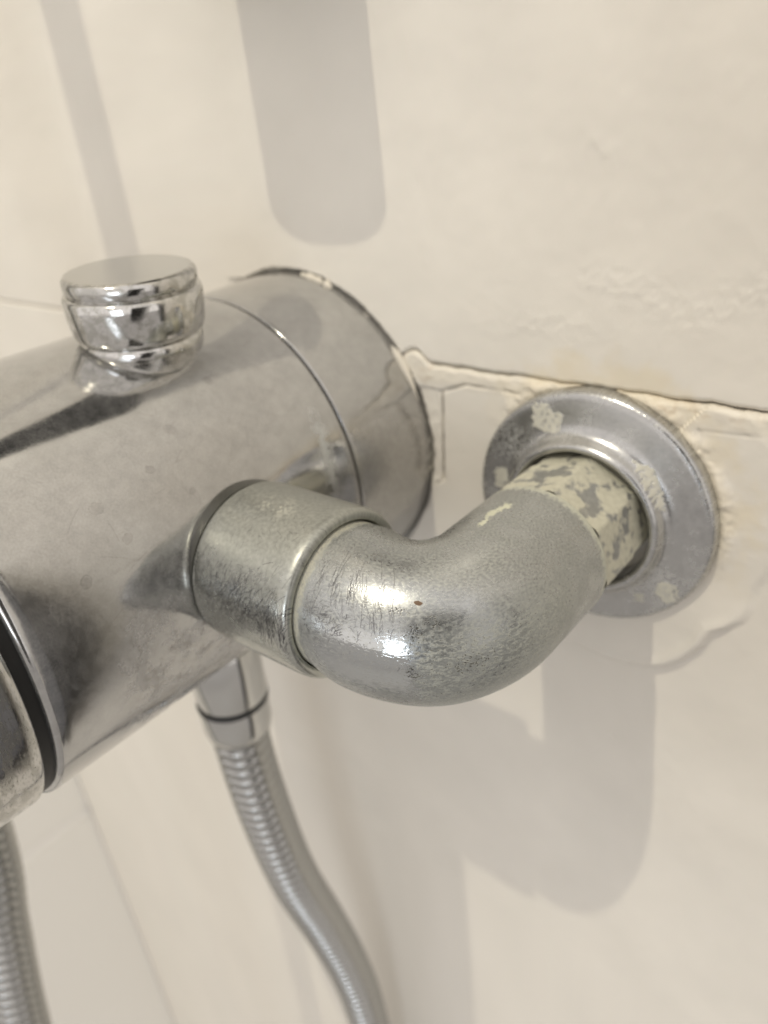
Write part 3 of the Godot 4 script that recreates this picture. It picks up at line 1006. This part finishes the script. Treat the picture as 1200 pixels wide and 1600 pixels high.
func build_added_cloth() -> void:
	# made-up cloth out of view, added so the mixer's flank mirrors a dark wedge
	var t := thing("added_dark_cloth", "made-up dark cloth out of view, added to darken the mirrored flank", "added_dark_cloth", Vector3(9.6, 5.5, 0.0))
	var m := MB.new()
	var nu := 61
	var nv := 25
	var nn := noise(0.35, 71, 2)
	for sd in [1.0, -1.0]:
		var first := m.v.size()
		for j in nv:
			var v := float(j) / (nv - 1)
			for k in nu:
				var u := 2.0 * k / (nu - 1) - 1.0
				var half := 0.7 + 5.4 * pow(v, 0.8)
				var x := u * half
				var fold := 0.35 * (0.4 + v) * sin(u * 17.0 + 0.8 * sin(v * 3.0)) + 0.4 * nn.get_noise_2d(x, v * 10.0)
				m.vert(Vector3(x, -19.0 * v + 0.5 * nn.get_noise_1d(u * 6.0) * v, 0.75 + fold * 0.6 + 0.06 * sd), Vector3.BACK * sd)
		for j in nv:
			for k in nu:
				var q := first + j * nu + k
				var a := m.v[q + 1 if k < nu - 1 else q] - m.v[q - 1 if k > 0 else q]
				var b := m.v[q + nu if j < nv - 1 else q] - m.v[q - nu if j > 0 else q]
				var g := a.cross(b).normalized()
				m.n[q] = g if g.z * sd > 0.0 else -g
		m.quads(first, nu, nv)
	var cloth := plain(Color(0.44, 0.44, 0.45), 0.95)
	put("cloth", m.mesh(), cloth, t)
	put("hook", lathe([Vector2(0.55, 0.0), Vector2(0.55, 0.15), Vector2(0.2, 0.25), Vector2(0.18, 0.9), Vector2(0.3, 1.0), Vector2(0.3, 1.2), Vector2(0.0, 1.3)], Vector3(0, 0.2, 0), Vector3.BACK, Vector3.RIGHT, Vector3.UP, 32), chrome(0.15), t)


func build_phone() -> void:
	# the phone that takes the picture: its dark back shows in the knob
	var c := Vector3(3.716, 1.959, 3.46)
	var bs := Basis(Vector3.UP, 0.736) * Basis(Vector3.RIGHT, -0.492) * Basis(Vector3.BACK, -0.116)
	var t := thing("phone", "dark phone held up in front of the mixer", "phone", c + bs * Vector3(0.6, -1.55, 0.22))
	t.basis = bs
	var m := MB.new()
	var ring := []
	for q in [[1, 1], [-1, 1], [-1, -1], [1, -1]]:
		for k in 7:
			var a := atan2(q[1], q[0]) - PI / 4.0 + PI / 2.0 * k / 6.0
			ring.append([Vector2(q[0] * 0.83, q[1] * 2.03) + Vector2(cos(a), sin(a)) * 0.26, Vector2(cos(a), sin(a))])
	ring.append(ring[0])
	for lv in [[-0.12, 0.93, -1.0], [-0.08, 1.0, -0.4], [0.08, 1.0, 0.4], [0.12, 0.93, 1.0]]:
		for q in ring:
			var p: Vector2 = q[0] - q[1] * (1.0 - lv[1])
			m.vert(Vector3(p.x, p.y, lv[0]), Vector3(q[1].x, q[1].y, lv[2]).normalized())
	m.quads(0, ring.size(), 4)
	for sd in [-1.0, 1.0]:
		var first := m.v.size()
		for q in ring:
			var p: Vector2 = q[0] - q[1] * 0.07
			m.vert(Vector3(p.x, p.y, 0.12 * sd), Vector3.BACK * sd)
		for k in range(1, ring.size() - 2):
			m.tri(first, first + k, first + k + 1)
	put("case", m.mesh(), plain(Color(0.10, 0.10, 0.11), 0.35), t)
	for k in 2:
		put("lens", lathe([Vector2(0.0, 0.11), Vector2(0.12, 0.11), Vector2(0.16, 0.14), Vector2(0.19, 0.15), Vector2(0.2, 0.12)], Vector3(-0.6, 1.0 - 0.55 * k, 0), Vector3.FORWARD, Vector3.RIGHT, Vector3.UP, 32), plain(Color(0.05, 0.05, 0.07), 0.1), t)
